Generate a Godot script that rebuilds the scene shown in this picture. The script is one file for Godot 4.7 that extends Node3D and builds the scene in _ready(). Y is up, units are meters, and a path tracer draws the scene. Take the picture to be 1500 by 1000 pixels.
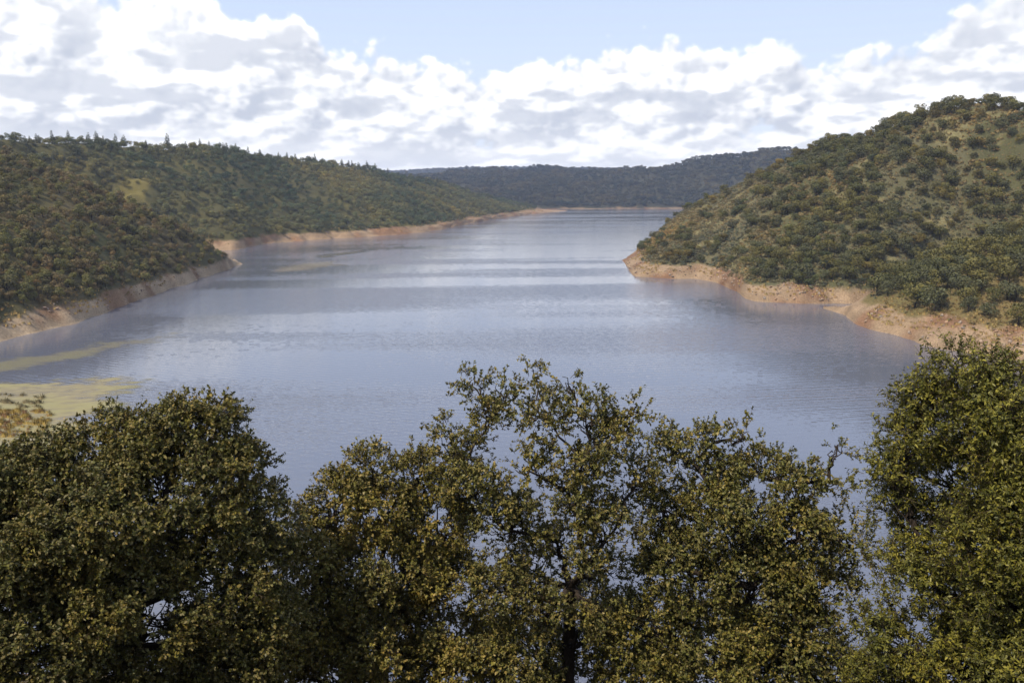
extends Node3D
# A reservoir between wooded hills, seen over the crowns of holm oaks on a steep bank.
# y is up, metres, the water lies at y = 0, the camera stands 40 m above it and looks along -z.

const EYE := Vector3(0, 40, 0)
const FOCAL := 1269.0          # focal length in pixels of the 1500 x 1000 photograph
const PITCH := 0.1793          # downward tilt; puts eye level at row 270

var env: Environment
var sun_to := Vector3(-0.42, 0.76, 0.32).normalized()

# ---------------------------------------------------------------- sky
const SKY_W := 4096
const SKY_H := 2048
const SKY_MAX := 2.4           # linear value of a white pixel of the panorama
var cloud_shape := FastNoiseLite.new()
var cloud_puff := FastNoiseLite.new()
var cloud_grey := FastNoiseLite.new()
var sky_rows := []
var sky_grid := {}
# upper edge of the bank of cumulus: azimuth and elevation in degrees
const BANK := [[-40.0, 15.5], [-33.0, 15.0], [-19.5, 13.0], [-16.4, 10.6], [-14.0, 10.2], [-11.6, 8.4], [-9.5, 7.6], [-7.5, 7.4], [-5.0, 7.7], [-2.6, 7.5], [0.0, 8.2], [2.4, 7.8], [5.2, 8.2], [8.0, 8.1], [11.5, 9.0], [15.5, 8.2], [19.0, 7.6], [22.0, 7.8], [24.6, 8.8], [27.0, 11.0], [31.0, 13.5], [40.0, 15.0]]

func bank_top(az: float) -> float:
	if absf(az) >= 40.0:
		return 15.5
	var i := 0
	while BANK[i + 1][0] < az:
		i += 1
	return lerpf(BANK[i][1], BANK[i + 1][1], smoothstep(BANK[i][0], BANK[i + 1][0], az))

func cloud_field(az: float, el: float, bias: float) -> float:
	# az and el in degrees; clouds low in the sky are farther off, so they come smaller and flatter
	var a := deg_to_rad(az)
	var v := 7.0 * log(1.0 + maxf(el, 0.0) / 4.0)
	var x := sin(a) * 57.3
	var z := cos(a) * 57.3
	var big := cloud_shape.get_noise_3d(x, v * 2.3, z)
	var puff := -cloud_puff.get_noise_3d(x, v * 1.7, z) - 0.5
	return bias + big * 0.85 + puff * 0.55

func sky_color(az_rad: float, el_rad: float) -> Vector3:
	var az := rad_to_deg(az_rad)
	var el := rad_to_deg(el_rad)
	var low := 1.0 - clampf(sin(el_rad), 0.0, 1.0)
	var blue := Vector3(0.20, 0.36, 0.74).lerp(Vector3(0.76, 0.86, 1.02), pow(low, 1.7))
	blue = blue.lerp(Vector3(0.95, 0.98, 1.02), pow(low, 22.0) * 0.8)
	var top := bank_top(az)
	# the bank in front, and scattered cloud higher up
	var bias := clampf((top - el) * 0.26, -0.85, 0.62)
	bias = maxf(bias, lerpf(-0.9, 0.02, smoothstep(13.0, 24.0, el)))
	bias += 0.12 * smoothstep(3.0, 0.5, el)
	var d0 := cloud_field(az, el, bias)
	var cover := smoothstep(0.0, 0.20, d0)
	if cover <= 0.0:
		return blue
	var d1 := cloud_field(az - 0.30, el + 0.50, bias)
	var d2 := cloud_field(az - 0.9, el + 1.5, bias)
	var a := deg_to_rad(az)
	var v := 7.0 * log(1.0 + el / 4.0)
	var g := cloud_grey.get_noise_3d(sin(a) * 57.3, v * 4.2, cos(a) * 57.3)
	var relief := clampf(0.62 + (d0 - d1) * 1.7 + (d0 - d2) * 0.6, 0.0, 1.0)
	var thick := smoothstep(-0.10, 0.26, g + 0.10 * minf(d0, 1.0) - 0.05 + 0.06 * smoothstep(-4.0, -20.0, az)) * smoothstep(0.05, 0.6, d0)
	var lit := relief * (1.0 - 0.80 * thick)
	lit = lerpf(lit, 0.7, smoothstep(4.5, 0.5, el) * 0.5)
	var cloud := Vector3(0.575, 0.62, 0.72).lerp(Vector3(1.30, 1.29, 1.27), lit)
	return blue.lerp(cloud, cover)

func sky_row(i: int) -> void:
	var g: Dictionary = sky_grid
	var w: int = g.w
	var out := PackedByteArray()
	out.resize(w * 3)
	var el: float = g.el0 + (g.el1 - g.el0) * (i + 0.5) / g.h
	for j in w:
		var c := sky_color(g.az0 + (g.az1 - g.az0) * (j + 0.5) / w, el)
		var k := Color(minf(c.x / SKY_MAX, 1.0), minf(c.y / SKY_MAX, 1.0), minf(c.z / SKY_MAX, 1.0)).linear_to_srgb()
		out[j * 3] = k.r8
		out[j * 3 + 1] = k.g8
		out[j * 3 + 2] = k.b8
	sky_rows[i] = out

func sky_part(w: int, h: int, az0: float, az1: float, el0: float, el1: float) -> Image:
	sky_grid = {"w": w, "h": h, "az0": az0, "az1": az1, "el0": el0, "el1": el1}
	sky_rows.resize(h)
	var job := WorkerThreadPool.add_group_task(sky_row, h)
	WorkerThreadPool.wait_for_group_task_completion(job)
	var data := PackedByteArray()
	for i in h:
		data.append_array(sky_rows[i])
	return Image.create_from_data(w, h, false, Image.FORMAT_RGB8, data)

func make_sky() -> Sky:
	cloud_shape.seed = 41
	cloud_shape.noise_type = FastNoiseLite.TYPE_SIMPLEX_SMOOTH
	cloud_shape.frequency = 0.11
	cloud_shape.fractal_octaves = 5
	cloud_shape.fractal_gain = 0.6
	cloud_puff.seed = 7
	cloud_puff.noise_type = FastNoiseLite.TYPE_CELLULAR
	cloud_puff.cellular_return_type = FastNoiseLite.RETURN_DISTANCE
	cloud_puff.frequency = 0.62
	cloud_puff.fractal_type = FastNoiseLite.FRACTAL_FBM
	cloud_puff.fractal_octaves = 4
	cloud_puff.fractal_gain = 0.55
	cloud_grey.seed = 23
	cloud_grey.noise_type = FastNoiseLite.TYPE_SIMPLEX_SMOOTH
	cloud_grey.frequency = 0.20
	cloud_grey.fractal_octaves = 5
	# the whole dome coarsely, then the same sky once more in fine steps where it is looked at
	var half := Image.create(640, 320, false, Image.FORMAT_RGB8)
	var pale := Color(0.30, 0.30, 0.28).linear_to_srgb()
	half.fill(pale)
	half.blit_rect(sky_part(640, 160, 0.0, TAU, PI / 2, 0.0), Rect2i(0, 0, 640, 160), Vector2i.ZERO)
	half.resize(SKY_W, SKY_H, Image.INTERPOLATE_BILINEAR)
	var px := TAU / SKY_W
	var band := sky_part(1120, 190, -560 * px, 560 * px, 190 * px, 0.0)
	# the panorama's first column looks along -z
	half.blit_rect(band, Rect2i(560, 0, 560, 190), Vector2i(0, SKY_H / 2 - 190))
	half.blit_rect(band, Rect2i(0, 0, 560, 190), Vector2i(SKY_W - 560, SKY_H / 2 - 190))
	var m := PanoramaSkyMaterial.new()
	m.panorama = ImageTexture.create_from_image(half)
	m.energy_multiplier = SKY_MAX
	var s := Sky.new()
	s.sky_material = m
	return s

func make_view() -> void:
	var cam := Camera3D.new()
	cam.name = "camera"
	cam.fov = rad_to_deg(2.0 * atan(500.0 / FOCAL))
	cam.near = 0.1
	cam.far = 9000.0
	add_child(cam)
	cam.position = EYE
	cam.rotation = Vector3(-PITCH, 0, 0)
	cam.current = true
	env = Environment.new()
	env.background_mode = Environment.BG_SKY
	env.sky = make_sky()
	env.tonemap_mode = Environment.TONE_MAPPER_LINEAR
	env.tonemap_exposure = 1.1
	env.sdfgi_enabled = true
	env.ssao_enabled = true
	env.ssil_enabled = true
	env.fog_enabled = true
	env.fog_density = 0.00012
	env.fog_light_color = Color(0.78, 0.85, 1.0)
	var we := WorldEnvironment.new()
	we.name = "world_environment"
	we.environment = env
	add_child(we)
	var sun := DirectionalLight3D.new()
	sun.name = "sun"
	sun.light_energy = 1.5
	sun.light_color = Color(1.0, 0.95, 0.87)
	sun.light_angular_distance = 0.5
	sun.shadow_enabled = true
	add_child(sun)
	sun.look_at_from_position(sun_to * 100.0, Vector3.ZERO)

# ---------------------------------------------------------------- helpers
func look(x: float, y: float) -> Vector3:
	# direction in which a pixel of the photograph looks
	return Basis(Vector3.RIGHT, -PITCH) * Vector3((x - 750.0) / FOCAL, (500.0 - y) / FOCAL, -1.0)

func on_level(x: float, y: float, level := 0.0) -> Vector3:
	var d := look(x, y)
	return EYE + d * ((level - EYE.y) / d.y)

func at_range(x: float, y: float, r: float) -> Vector3:
	var d := look(x, y)
	return EYE + d * (r / Vector2(d.x, d.z).length())

func to_pixel(p: Vector3) -> Vector2:
	var d := Basis(Vector3.RIGHT, PITCH) * (p - EYE)
	return Vector2(750.0 + FOCAL * d.x / -d.z, 500.0 - FOCAL * d.y / -d.z)

func add(o: Node3D, called: String, parent: Node = self) -> Node3D:
	o.name = called
	parent.add_child(o, true)
	return o

func tag(o: Node3D, label: String, category := "", group := "", kind := "") -> void:
	o.set_meta("label", label)
	if category:
		o.set_meta("category", category)
	if group:
		o.set_meta("group", group)
	if kind:
		o.set_meta("kind", kind)

var names := {}
func thing(called: String, where := Vector3.ZERO, turn := 0.0) -> Node3D:
	var n: int = names.get(called, 0)
	names[called] = n + 1
	var o := Node3D.new()
	o.name = called if n == 0 else "%s_%03d" % [called, n]
	add_child(o)
	o.position = where
	o.rotation.y = turn
	return o

func mesh_of(v: PackedVector3Array, n: PackedVector3Array, c: PackedColorArray, i: PackedInt32Array, uv := PackedVector2Array()) -> ArrayMesh:
	var a := []
	a.resize(Mesh.ARRAY_MAX)
	a[Mesh.ARRAY_VERTEX] = v
	if n.size():
		a[Mesh.ARRAY_NORMAL] = n
	if c.size():
		a[Mesh.ARRAY_COLOR] = c
	if uv.size():
		a[Mesh.ARRAY_TEX_UV] = uv
	a[Mesh.ARRAY_INDEX] = i
	var m := ArrayMesh.new()
	m.add_surface_from_arrays(Mesh.PRIMITIVE_TRIANGLES, a)
	return m

func shape(called: String, m: Mesh, mat: Material, parent: Node = self) -> MeshInstance3D:
	var o := MeshInstance3D.new()
	o.mesh = m
	o.material_override = mat
	add(o, called, parent)
	return o

func many(called: String, m: Mesh, mat: Material, where: Array, tint: Array, parent: Node = self) -> MultiMeshInstance3D:
	var mm := MultiMesh.new()
	mm.transform_format = MultiMesh.TRANSFORM_3D
	mm.use_colors = true
	mm.mesh = m
	mm.instance_count = where.size()
	for k in where.size():
		mm.set_instance_transform(k, where[k])
		mm.set_instance_color(k, tint[k])
	var o := MultiMeshInstance3D.new()
	o.multimesh = mm
	o.material_override = mat
	add(o, called, parent)
	return o

func noise(seed_: int, size: float, octaves := 3) -> FastNoiseLite:
	var n := FastNoiseLite.new()
	n.seed = seed_
	n.noise_type = FastNoiseLite.TYPE_SIMPLEX_SMOOTH
	n.frequency = 1.0 / size
	n.fractal_octaves = octaves
	return n

# ---------------------------------------------------------------- land
const AZ_STEP := 0.1           # degrees between entries of a hill's tables
const AZ_N := 1601             # entries, from -80 to 80 degrees
var hills := {}
var relief := noise(3, 140.0, 4)
var rough := noise(5, 22.0, 3)
var ragged := noise(9, 26.0, 3)
var stony := noise(12, 34.0, 4)
var tint_noise := noise(15, 60.0, 4)

func table(points: Array, which: int) -> PackedFloat32Array:
	# points: [azimuth, value, value ...] in order; smooth between them
	var out := PackedFloat32Array()
	out.resize(AZ_N)
	var k := 0
	var n := points.size()
	for i in AZ_N:
		var az := -80.0 + i * AZ_STEP
		while k < n - 2 and points[k + 1][0] < az:
			k += 1
		var p0: Array = points[maxi(k - 1, 0)]
		var p1: Array = points[k]
		var p2: Array = points[k + 1]
		var p3: Array = points[mini(k + 2, n - 1)]
		var t := clampf((az - p1[0]) / (p2[0] - p1[0]), 0.0, 1.0)
		var m1: float = (p2[which] - p0[which]) / maxf(p2[0] - p0[0], 0.01) * (p2[0] - p1[0])
		var m2: float = (p3[which] - p1[which]) / maxf(p3[0] - p1[0], 0.01) * (p2[0] - p1[0])
		var d: float = p2[which] - p1[which]
		m1 = clampf(m1, -3.0 * absf(d), 3.0 * absf(d)) if m1 * d > 0.0 else 0.0
		m2 = clampf(m2, -3.0 * absf(d), 3.0 * absf(d)) if m2 * d > 0.0 else 0.0
		var t2 := t * t
		var t3 := t2 * t
		out[i] = (2 * t3 - 3 * t2 + 1) * p1[which] + (t3 - 2 * t2 + t) * m1 + (3 * t2 - 2 * t3) * p2[which] + (t3 - t2) * m2
	return out

func bearing(p: Vector3) -> float:
	return rad_to_deg(atan2(p.x, -p.z))

func hill(called: String, shore_px: Array, crest_px: Array, back: float, bump: float, from: float, to: float) -> void:
	# shore_px: where the bank meets the water; crest_px: [x, y, metres away] of the ground along the crest
	var shore := []
	for s in shore_px:
		var p := on_level(s[0], s[1])
		shore.append([bearing(p), Vector2(p.x, p.z).length()])
	var crest := []
	for c in crest_px:
		var p := at_range(c[0], c[1], c[2])
		crest.append([bearing(p), float(c[2]), p.y])
	hills[called] = {"shore": table(shore, 1), "crest": table(crest, 1), "high": table(crest, 2), "back": back, "bump": bump, "from": from, "to": to}

func entry(t: PackedFloat32Array, az: float) -> float:
	var f := clampf((az + 80.0) / AZ_STEP, 0.0, AZ_N - 1.001)
	var i := int(f)
	return lerpf(t[i], t[i + 1], f - i)

func hill_height(h: Dictionary, x: float, z: float) -> float:
	var az := rad_to_deg(atan2(x, -z))
	var r := sqrt(x * x + z * z)
	if az < h.from or az > h.to:
		return -20.0
	var rs := entry(h.shore, az)
	var rc := entry(h.crest, az)
	var top := entry(h.high, az)
	var s := r - rs + ragged.get_noise_2d(x, z) * (2.0 + r * 0.011)
	var span := maxf(rc - rs, 8.0)
	var t := s / span
	var y := 0.0
	if t < 0.0:
		return maxf(s * 0.14, -9.0)
	if t <= 1.0:
		y = top * (1.0 - pow(1.0 - t, 1.35)) + minf(2.4, 0.3 * maxf(top, 0.0)) * (1.0 - exp(-s / 6.0)) * (1.0 - t)
	else:
		var over := r - rc
		y = top - h.back * over * minf(1.0, over / 40.0)
	var k := smoothstep(4.0, 45.0, s) * clampf(top / 20.0, 0.0, 1.0)
	y += k * h.bump * (relief.get_noise_2d(x, z) * 9.0 + rough.get_noise_2d(x, z) * 1.6)
	return y

func bank_height(x: float, z: float) -> float:
	# the steep bank on whose top the camera stands
	var d := -z + rough.get_noise_2d(x * 0.6, z * 0.6) * 2.0 + 6.0 * sin(x * 0.021)
	var y := 38.3
	if d > 2.5:
		y = lerpf(38.3, 28.6, smoothstep(0.0, 1.0, (d - 2.5) / 9.5) * 0.5 + clampf((d - 2.5) / 9.5, 0.0, 1.0) * 0.5)
	if d > 12.0:
		y = 28.6 - (d - 12.0) * 0.58
	y += relief.get_noise_2d(x * 2.0, z * 2.0 + 50.0) * 1.5 * smoothstep(4.0, 14.0, d)
	return maxf(y, -6.0)

func land_height(x: float, z: float, skip := "") -> float:
	var y := -20.0
	for k in hills:
		if k != skip:
			y = maxf(y, hill_height(hills[k], x, z))
	return y

func make_hills() -> void:
	hill("near_spur", [[-700, 640], [-400, 590], [-200, 545], [0, 498], [60, 486], [120, 470], [200, 441], [250, 423], [300, 406], [340, 392], [356, 388], [380, 386]],
		[[-700, 120, 330], [-400, 140, 380], [-200, 172, 420], [0, 222, 445], [60, 243, 440], [130, 275, 430], [200, 312, 425], [250, 338, 425], [300, 362, 428], [340, 382, 440], [357, 391, 452], [372, 402, 458], [400, 415, 460]], 0.30, 0.5, -62.0, -15.2)
	hill("far_slope", [[-700, 380], [0, 372], [335, 366], [390, 357], [450, 352], [560, 345], [640, 337], [700, 325], [740, 318], [800, 311.5], [838, 308.5], [860, 308]],
		[[-700, 130, 560], [-300, 176, 590], [0, 206, 620], [100, 210, 640], [200, 213, 680], [300, 221, 740], [400, 232, 830], [500, 246, 940], [560, 254, 1010], [620, 264, 1080], [700, 286, 1190], [780, 304, 1290], [836, 309, 1370], [850, 313, 1380], [880, 318, 1390]], 0.22, 0.8, -62.0, 6.0)
	hill("wooded_ridge", [[300, 306], [700, 306], [900, 305.6], [1000, 305.4], [1200, 306], [2000, 306]],
		[[200, 256, 2300], [560, 260, 2200], [640, 256, 2150], [740, 252.5, 2100], [860, 250.5, 2000], [960, 248.5, 1900], [1000, 243, 1850], [1050, 231, 1800], [1130, 222.5, 1750], [1200, 222, 1750], [1300, 217, 1800], [2000, 190, 1900]], 0.1, 1.7, -26.0, 50.0)
	hill("distant_ridge", [[200, 290], [1000, 290], [2000, 290]],
		[[200, 256, 3600], [560, 254, 3600], [640, 250, 3500], [740, 247.6, 3400], [860, 249, 3400], [960, 252, 3400], [2000, 250, 3500]], 0.1, 0.6, -26.0, 50.0)
	hill("open_hill", [[880, 372], [912, 381], [922, 397], [932, 405], [980, 408], [1040, 411], [1075, 424], [1095, 438], [1130, 442], [1240, 446], [1290, 442], [1400, 430], [1700, 440], [2200, 480]],
		[[895, 400, 462], [905, 390, 465], [915, 379, 470], [930, 369, 480], [960, 345, 500], [1000, 313, 515], [1060, 283, 510], [1130, 249, 495], [1200, 222, 475], [1260, 208, 460], [1330, 180, 445], [1390, 165, 430], [1440, 158, 420], [1500, 163, 410], [1700, 140, 400], [2200, 110, 420]], 0.28, 0.45, 7.0, 62.0)
	hill("low_spur", [[1205, 452], [1238, 462], [1250, 471], [1280, 483], [1320, 495], [1370, 510], [1430, 520], [1500, 528], [1700, 560], [2200, 640]],
		[[1195, 472, 272], [1225, 462, 276], [1240, 455, 280], [1270, 436, 288], [1320, 412, 298], [1380, 385, 305], [1440, 360, 310], [1500, 338, 315], [1700, 290, 320], [2200, 220, 330]], 0.16, 0.4, 18.5, 62.0)

func ground_tint(called: String, x: float, y: float, z: float) -> Color:
	# what the soil is made of: bare clay and stones where the water has gone down, dry grass and litter above
	var n := tint_noise.get_noise_2d(x, z)
	var s := stony.get_noise_2d(x, z)
	var f := rough.get_noise_2d(x * 3.0, z * 3.0)
	var grass := Color(0.150, 0.122, 0.062).lerp(Color(0.105, 0.105, 0.046), clampf(0.5 + n * 1.6, 0.0, 1.0))
	var bare := Color(0.40, 0.292, 0.19).lerp(Color(0.28, 0.165, 0.10), smoothstep(-0.05, 0.35, s))
	var line := 3.2 + 1.6 * s + 0.7 * f
	if called == "open_hill":
		grass = Color(0.172, 0.162, 0.092).lerp(Color(0.128, 0.128, 0.062), clampf(0.5 + n * 1.8, 0.0, 1.0))
		grass = grass.lerp(Color(0.27, 0.245, 0.12), smoothstep(0.05, 0.35, s + 0.4 * f) * 0.85)
		line = 5.2 + 2.2 * s + 1.0 * f
	elif called == "low_spur":
		grass = Color(0.24, 0.19, 0.085).lerp(Color(0.17, 0.15, 0.06), clampf(0.5 + n * 1.6, 0.0, 1.0))
		line = 5.5 + 2.4 * s + 1.2 * f
	elif called == "far_slope":
		line = 5.0 + 2.0 * s + 0.8 * f
		bare = Color(0.42, 0.30, 0.19).lerp(Color(0.34, 0.20, 0.115), smoothstep(-0.05, 0.35, s))
		grass = Color(0.125, 0.115, 0.048).lerp(Color(0.17, 0.155, 0.055), smoothstep(0.0, 0.35, n))
		if clearing(x, z, 1.25):
			grass = Color(0.22, 0.19, 0.065)
	elif called == "near_spur":
		line = 4.6 + 2.0 * s + 0.8 * f
		bare = Color(0.48, 0.37, 0.25).lerp(Color(0.30, 0.19, 0.115), smoothstep(0.05, 0.35, s))
	elif called == "wooded_ridge" or called == "distant_ridge":
		line = 0.4
		grass = Color(0.07, 0.07, 0.045)
	elif called == "near_bank":
		line = 1.0
		grass = Color(0.085, 0.075, 0.04).lerp(Color(0.13, 0.10, 0.05), clampf(0.5 + n + f, 0.0, 1.0))
	var k := smoothstep(line + 0.5, line - 0.5, y + f * 0.6)
	return grass.lerp(bare * (1.0 + 0.35 * f), k)

func clearing(x: float, z: float, k := 1.0) -> bool:
	# a grassy clearing high on the long slope
	var p := at_range(183, 238, 600.0)
	return Vector2((x - p.x) / 7.0, (z - p.z) / 24.0).length() + 0.9 * rough.get_noise_2d(x * 1.5, z * 1.5) < k

var soil: StandardMaterial3D
func make_land() -> void:
	soil = StandardMaterial3D.new()
	soil.vertex_color_use_as_albedo = true
	soil.roughness = 0.95
	soil.metallic_specular = 0.2
	var grain := NoiseTexture2D.new()
	grain.width = 512
	grain.height = 512
	grain.seamless = true
	grain.noise = noise(77, 40.0, 6)
	var ramp := Gradient.new()
	ramp.set_color(0, Color(0.62, 0.60, 0.58))
	ramp.set_color(1, Color(1, 1, 1))
	grain.color_ramp = ramp
	soil.albedo_texture = grain
	soil.uv1_triplanar = true
	soil.uv1_world_triplanar = true
	soil.uv1_scale = Vector3.ONE / 9.0
	var says := {
		"near_spur": "wooded spur that drops to a pale sandy shore beside floating weed",
		"far_slope": "long wooded slope with an orange clay shore running up the lake",
		"wooded_ridge": "dark wooded ridge closing the far end of the lake",
		"distant_ridge": "hazy blue ridge farthest away along the skyline",
		"open_hill": "open hill of dry scrub and scattered oaks above a rocky shore",
		"low_spur": "low stony spur with orange shore at the foot of the open hill",
	}
	for k in hills:
		var h: Dictionary = hills[k]
		var far: bool = k == "wooded_ridge" or k == "distant_ridge"
		var d_az := 0.3 if far else 0.2
		var na := int((h.to - h.from) / d_az) + 1
		var nr := 110 if far else 150
		var v := PackedVector3Array()
		var c := PackedColorArray()
		var ok := PackedByteArray()
		v.resize(na * nr)
		c.resize(na * nr)
		ok.resize(na * nr)
		for i in na:
			var az: float = h.from + i * d_az
			var rs := entry(h.shore, az)
			var rc := entry(h.crest, az)
			var r0 := minf(rs, rc) - 22.0 - rs * 0.02
			var r1 := maxf(rs, rc) + (120.0 if not far else 300.0)
			for j in nr:
				var u := float(j) / (nr - 1)
				var r := lerpf(r0, r1, 0.45 * u + 0.55 * u * u)
				var x := sin(deg_to_rad(az)) * r
				var z := -cos(deg_to_rad(az)) * r
				var y := hill_height(h, x, z)
				v[i * nr + j] = Vector3(x, y, z)
				c[i * nr + j] = ground_tint(k, x, y, z)
				ok[i * nr + j] = 1 if y > -2.5 and y > land_height(x, z, k) - 3.0 else 0
		var idx := PackedInt32Array()
		for i in na - 1:
			for j in nr - 1:
				var q := i * nr + j
				if ok[q] + ok[q + 1] + ok[q + nr] + ok[q + nr + 1] == 0:
					continue
				idx.append_array([q, q + 1, q + nr, q + 1, q + nr + 1, q + nr])
		var o := shape("hill_" + k, smooth_mesh(v, c, idx), soil)
		tag(o, says[k], "", "", "structure")
	# the bank under the camera
	var bv := PackedVector3Array()
	var bc := PackedColorArray()
	var bi := PackedInt32Array()
	var nx := 150
	var nz := 110
	for i in nx:
		for j in nz:
			var u := (i - (nx - 1) * 0.5) / ((nx - 1) * 0.5)
			var x := u * (40.0 + 140.0 * u * u)
			var z := 30.0 - 115.0 * j / (nz - 1.0)
			var y := bank_height(x, z)
			bv.append(Vector3(x, y, z))
			bc.append(ground_tint("near_bank", x, y, z))
	for i in nx - 1:
		for j in nz - 1:
			var q := i * nz + j
			bi.append_array([q, q + 1, q + nz, q + 1, q + nz + 1, q + nz])
	var b := shape("hill_bank", smooth_mesh(bv, bc, bi), soil)
	tag(b, "steep earth bank under the oak trees", "", "", "structure")

func smooth_mesh(v: PackedVector3Array, c: PackedColorArray, idx: PackedInt32Array) -> ArrayMesh:
	var n := PackedVector3Array()
	n.resize(v.size())
	for t in range(0, idx.size(), 3):
		var f := (v[idx[t + 2]] - v[idx[t]]).cross(v[idx[t + 1]] - v[idx[t]])
		if f.y < 0.0:
			f = -f
			var s := idx[t + 1]
			idx[t + 1] = idx[t + 2]
			idx[t + 2] = s
		for k in 3:
			n[idx[t + k]] += f
	for k in n.size():
		n[k] = n[k].normalized() if n[k].length_squared() > 0.0 else Vector3.UP
	return mesh_of(v, n, c, idx)

# ---------------------------------------------------------------- water
func ripple_map() -> ImageTexture:
	# short wind waves as a sum of sines that repeat without a seam
	var n := 640
	var r := RandomNumberGenerator.new()
	r.seed = 88
	var gx := PackedFloat32Array()
	var gy := PackedFloat32Array()
	gx.resize(n * n)
	gy.resize(n * n)
	for w in 26:
		var k := int(lerpf(9.0, 120.0, pow(r.randf(), 1.3)))
		var a := r.randf_range(-1.0, 1.0) * 0.6 + PI / 2
		var kx := roundi(k * cos(a))
		var ky := roundi(k * sin(a))
		var ph := r.randf() * TAU
		var amp := 1.0 / sqrt(26.0)
		var ux := amp * kx / float(k)
		var uy := amp * ky / float(k)
		var cx := PackedFloat32Array()
		var sx := PackedFloat32Array()
		for i in n:
			cx.append(cos(TAU * kx * i / n + ph))
			sx.append(sin(TAU * kx * i / n + ph))
		for j in n:
			var cy := cos(TAU * ky * j / n)
			var sy := sin(TAU * ky * j / n)
			var o := j * n
			for i in n:
				var c := cx[i] * cy - sx[i] * sy
				gx[o + i] += ux * c
				gy[o + i] += uy * c
	var data := PackedByteArray()
	data.resize(n * n * 3)
	for i in n * n:
		var v := Vector3(-gx[i] * 0.5, -gy[i] * 0.5, 1.0).normalized()
		data[i * 3] = int(v.x * 127.0 + 128.0)
		data[i * 3 + 1] = int(v.y * 127.0 + 128.0)
		data[i * 3 + 2] = int(v.z * 127.0 + 128.0)
	return ImageTexture.create_from_image(Image.create_from_data(n, n, false, Image.FORMAT_RGB8, data))

func make_water() -> void:
	var m := StandardMaterial3D.new()
	m.albedo_color = Color(0.104, 0.114, 0.150).linear_to_srgb()
	m.roughness = 0.07
	m.metallic_specular = 0.5
	m.normal_enabled = true
	m.normal_texture = ripple_map()
	# the wind ruffles the water more in some bands than in others: four strengths of ripple, mingled where they meet
	var slick := noise(36, 80.0, 3)
	var r := RandomNumberGenerator.new()
	r.seed = 61
	var v := PackedVector3Array()
	var n := PackedVector3Array()
	var uv := PackedVector2Array()
	var idx := [PackedInt32Array(), PackedInt32Array(), PackedInt32Array(), PackedInt32Array()]
	var na := 300
	var nr := 420
	for i in na:
		var u := 2.0 * i / (na - 1.0) - 1.0
		var az := deg_to_rad(62.0 * (0.5 * u + 0.5 * u * u * u))
		for j in nr:
			var d := 45.0 * pow(40.0, j / (nr - 1.0))
			var x := sin(az) * d
			var z := -cos(az) * d
			v.append(Vector3(x, 0.0, z))
			n.append(Vector3.UP)
			uv.append(Vector2(x, z) / 24.0)
	for i in na - 1:
		for j in nr - 1:
			var q := i * nr + j
			var p := v[q]
			var calm := smoothstep(-0.32, 0.32, slick.get_noise_2d(p.x * 0.2, p.z + 0.1 * p.x) + 0.25 * smoothstep(230.0, 420.0, -p.z) - 0.08)
			idx[clampi(int(calm * 3.0 + r.randf()), 0, 3)].append_array([q, q + 1, q + nr, q + 1, q + nr + 1, q + nr])
	var mesh := ArrayMesh.new()
	for k in 4:
		var a := []
		a.resize(Mesh.ARRAY_MAX)
		a[Mesh.ARRAY_VERTEX] = v
		a[Mesh.ARRAY_NORMAL] = n
		a[Mesh.ARRAY_TEX_UV] = uv
		a[Mesh.ARRAY_INDEX] = idx[k]
		mesh.add_surface_from_arrays(Mesh.PRIMITIVE_TRIANGLES, a)
		var one: StandardMaterial3D = m.duplicate()
		one.normal_scale = [0.24, 0.17, 0.11, 0.05][k]
		mesh.surface_set_material(k, one)
	var o := MeshInstance3D.new()
	o.mesh = mesh
	add(o, "water")
	tag(o, "rippled blue grey water of the reservoir", "", "", "structure")

# ---------------------------------------------------------------- plants
var rng := RandomNumberGenerator.new()
var leafy: StandardMaterial3D
var stand := noise(55, 70.0, 3)   # stands of one species or another
var bark: StandardMaterial3D

func rnd(a: float, b: float) -> float:
	return rng.randf_range(a, b)

func ball() -> Vector3:
	var z := rnd(-1.0, 1.0)
	var a := rnd(0.0, TAU)
	var s := sqrt(1.0 - z * z)
	return Vector3(s * cos(a), z, s * sin(a))

func tone_of(palette: Array) -> Color:
	var a: Color = palette[rng.randi() % palette.size()]
	var b: Color = palette[rng.randi() % palette.size()]
	var c := a.lerp(b, rng.randf())
	var k := rnd(0.75, 1.25)
	return Color(c.r * k, c.g * k, c.b * k)

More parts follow.
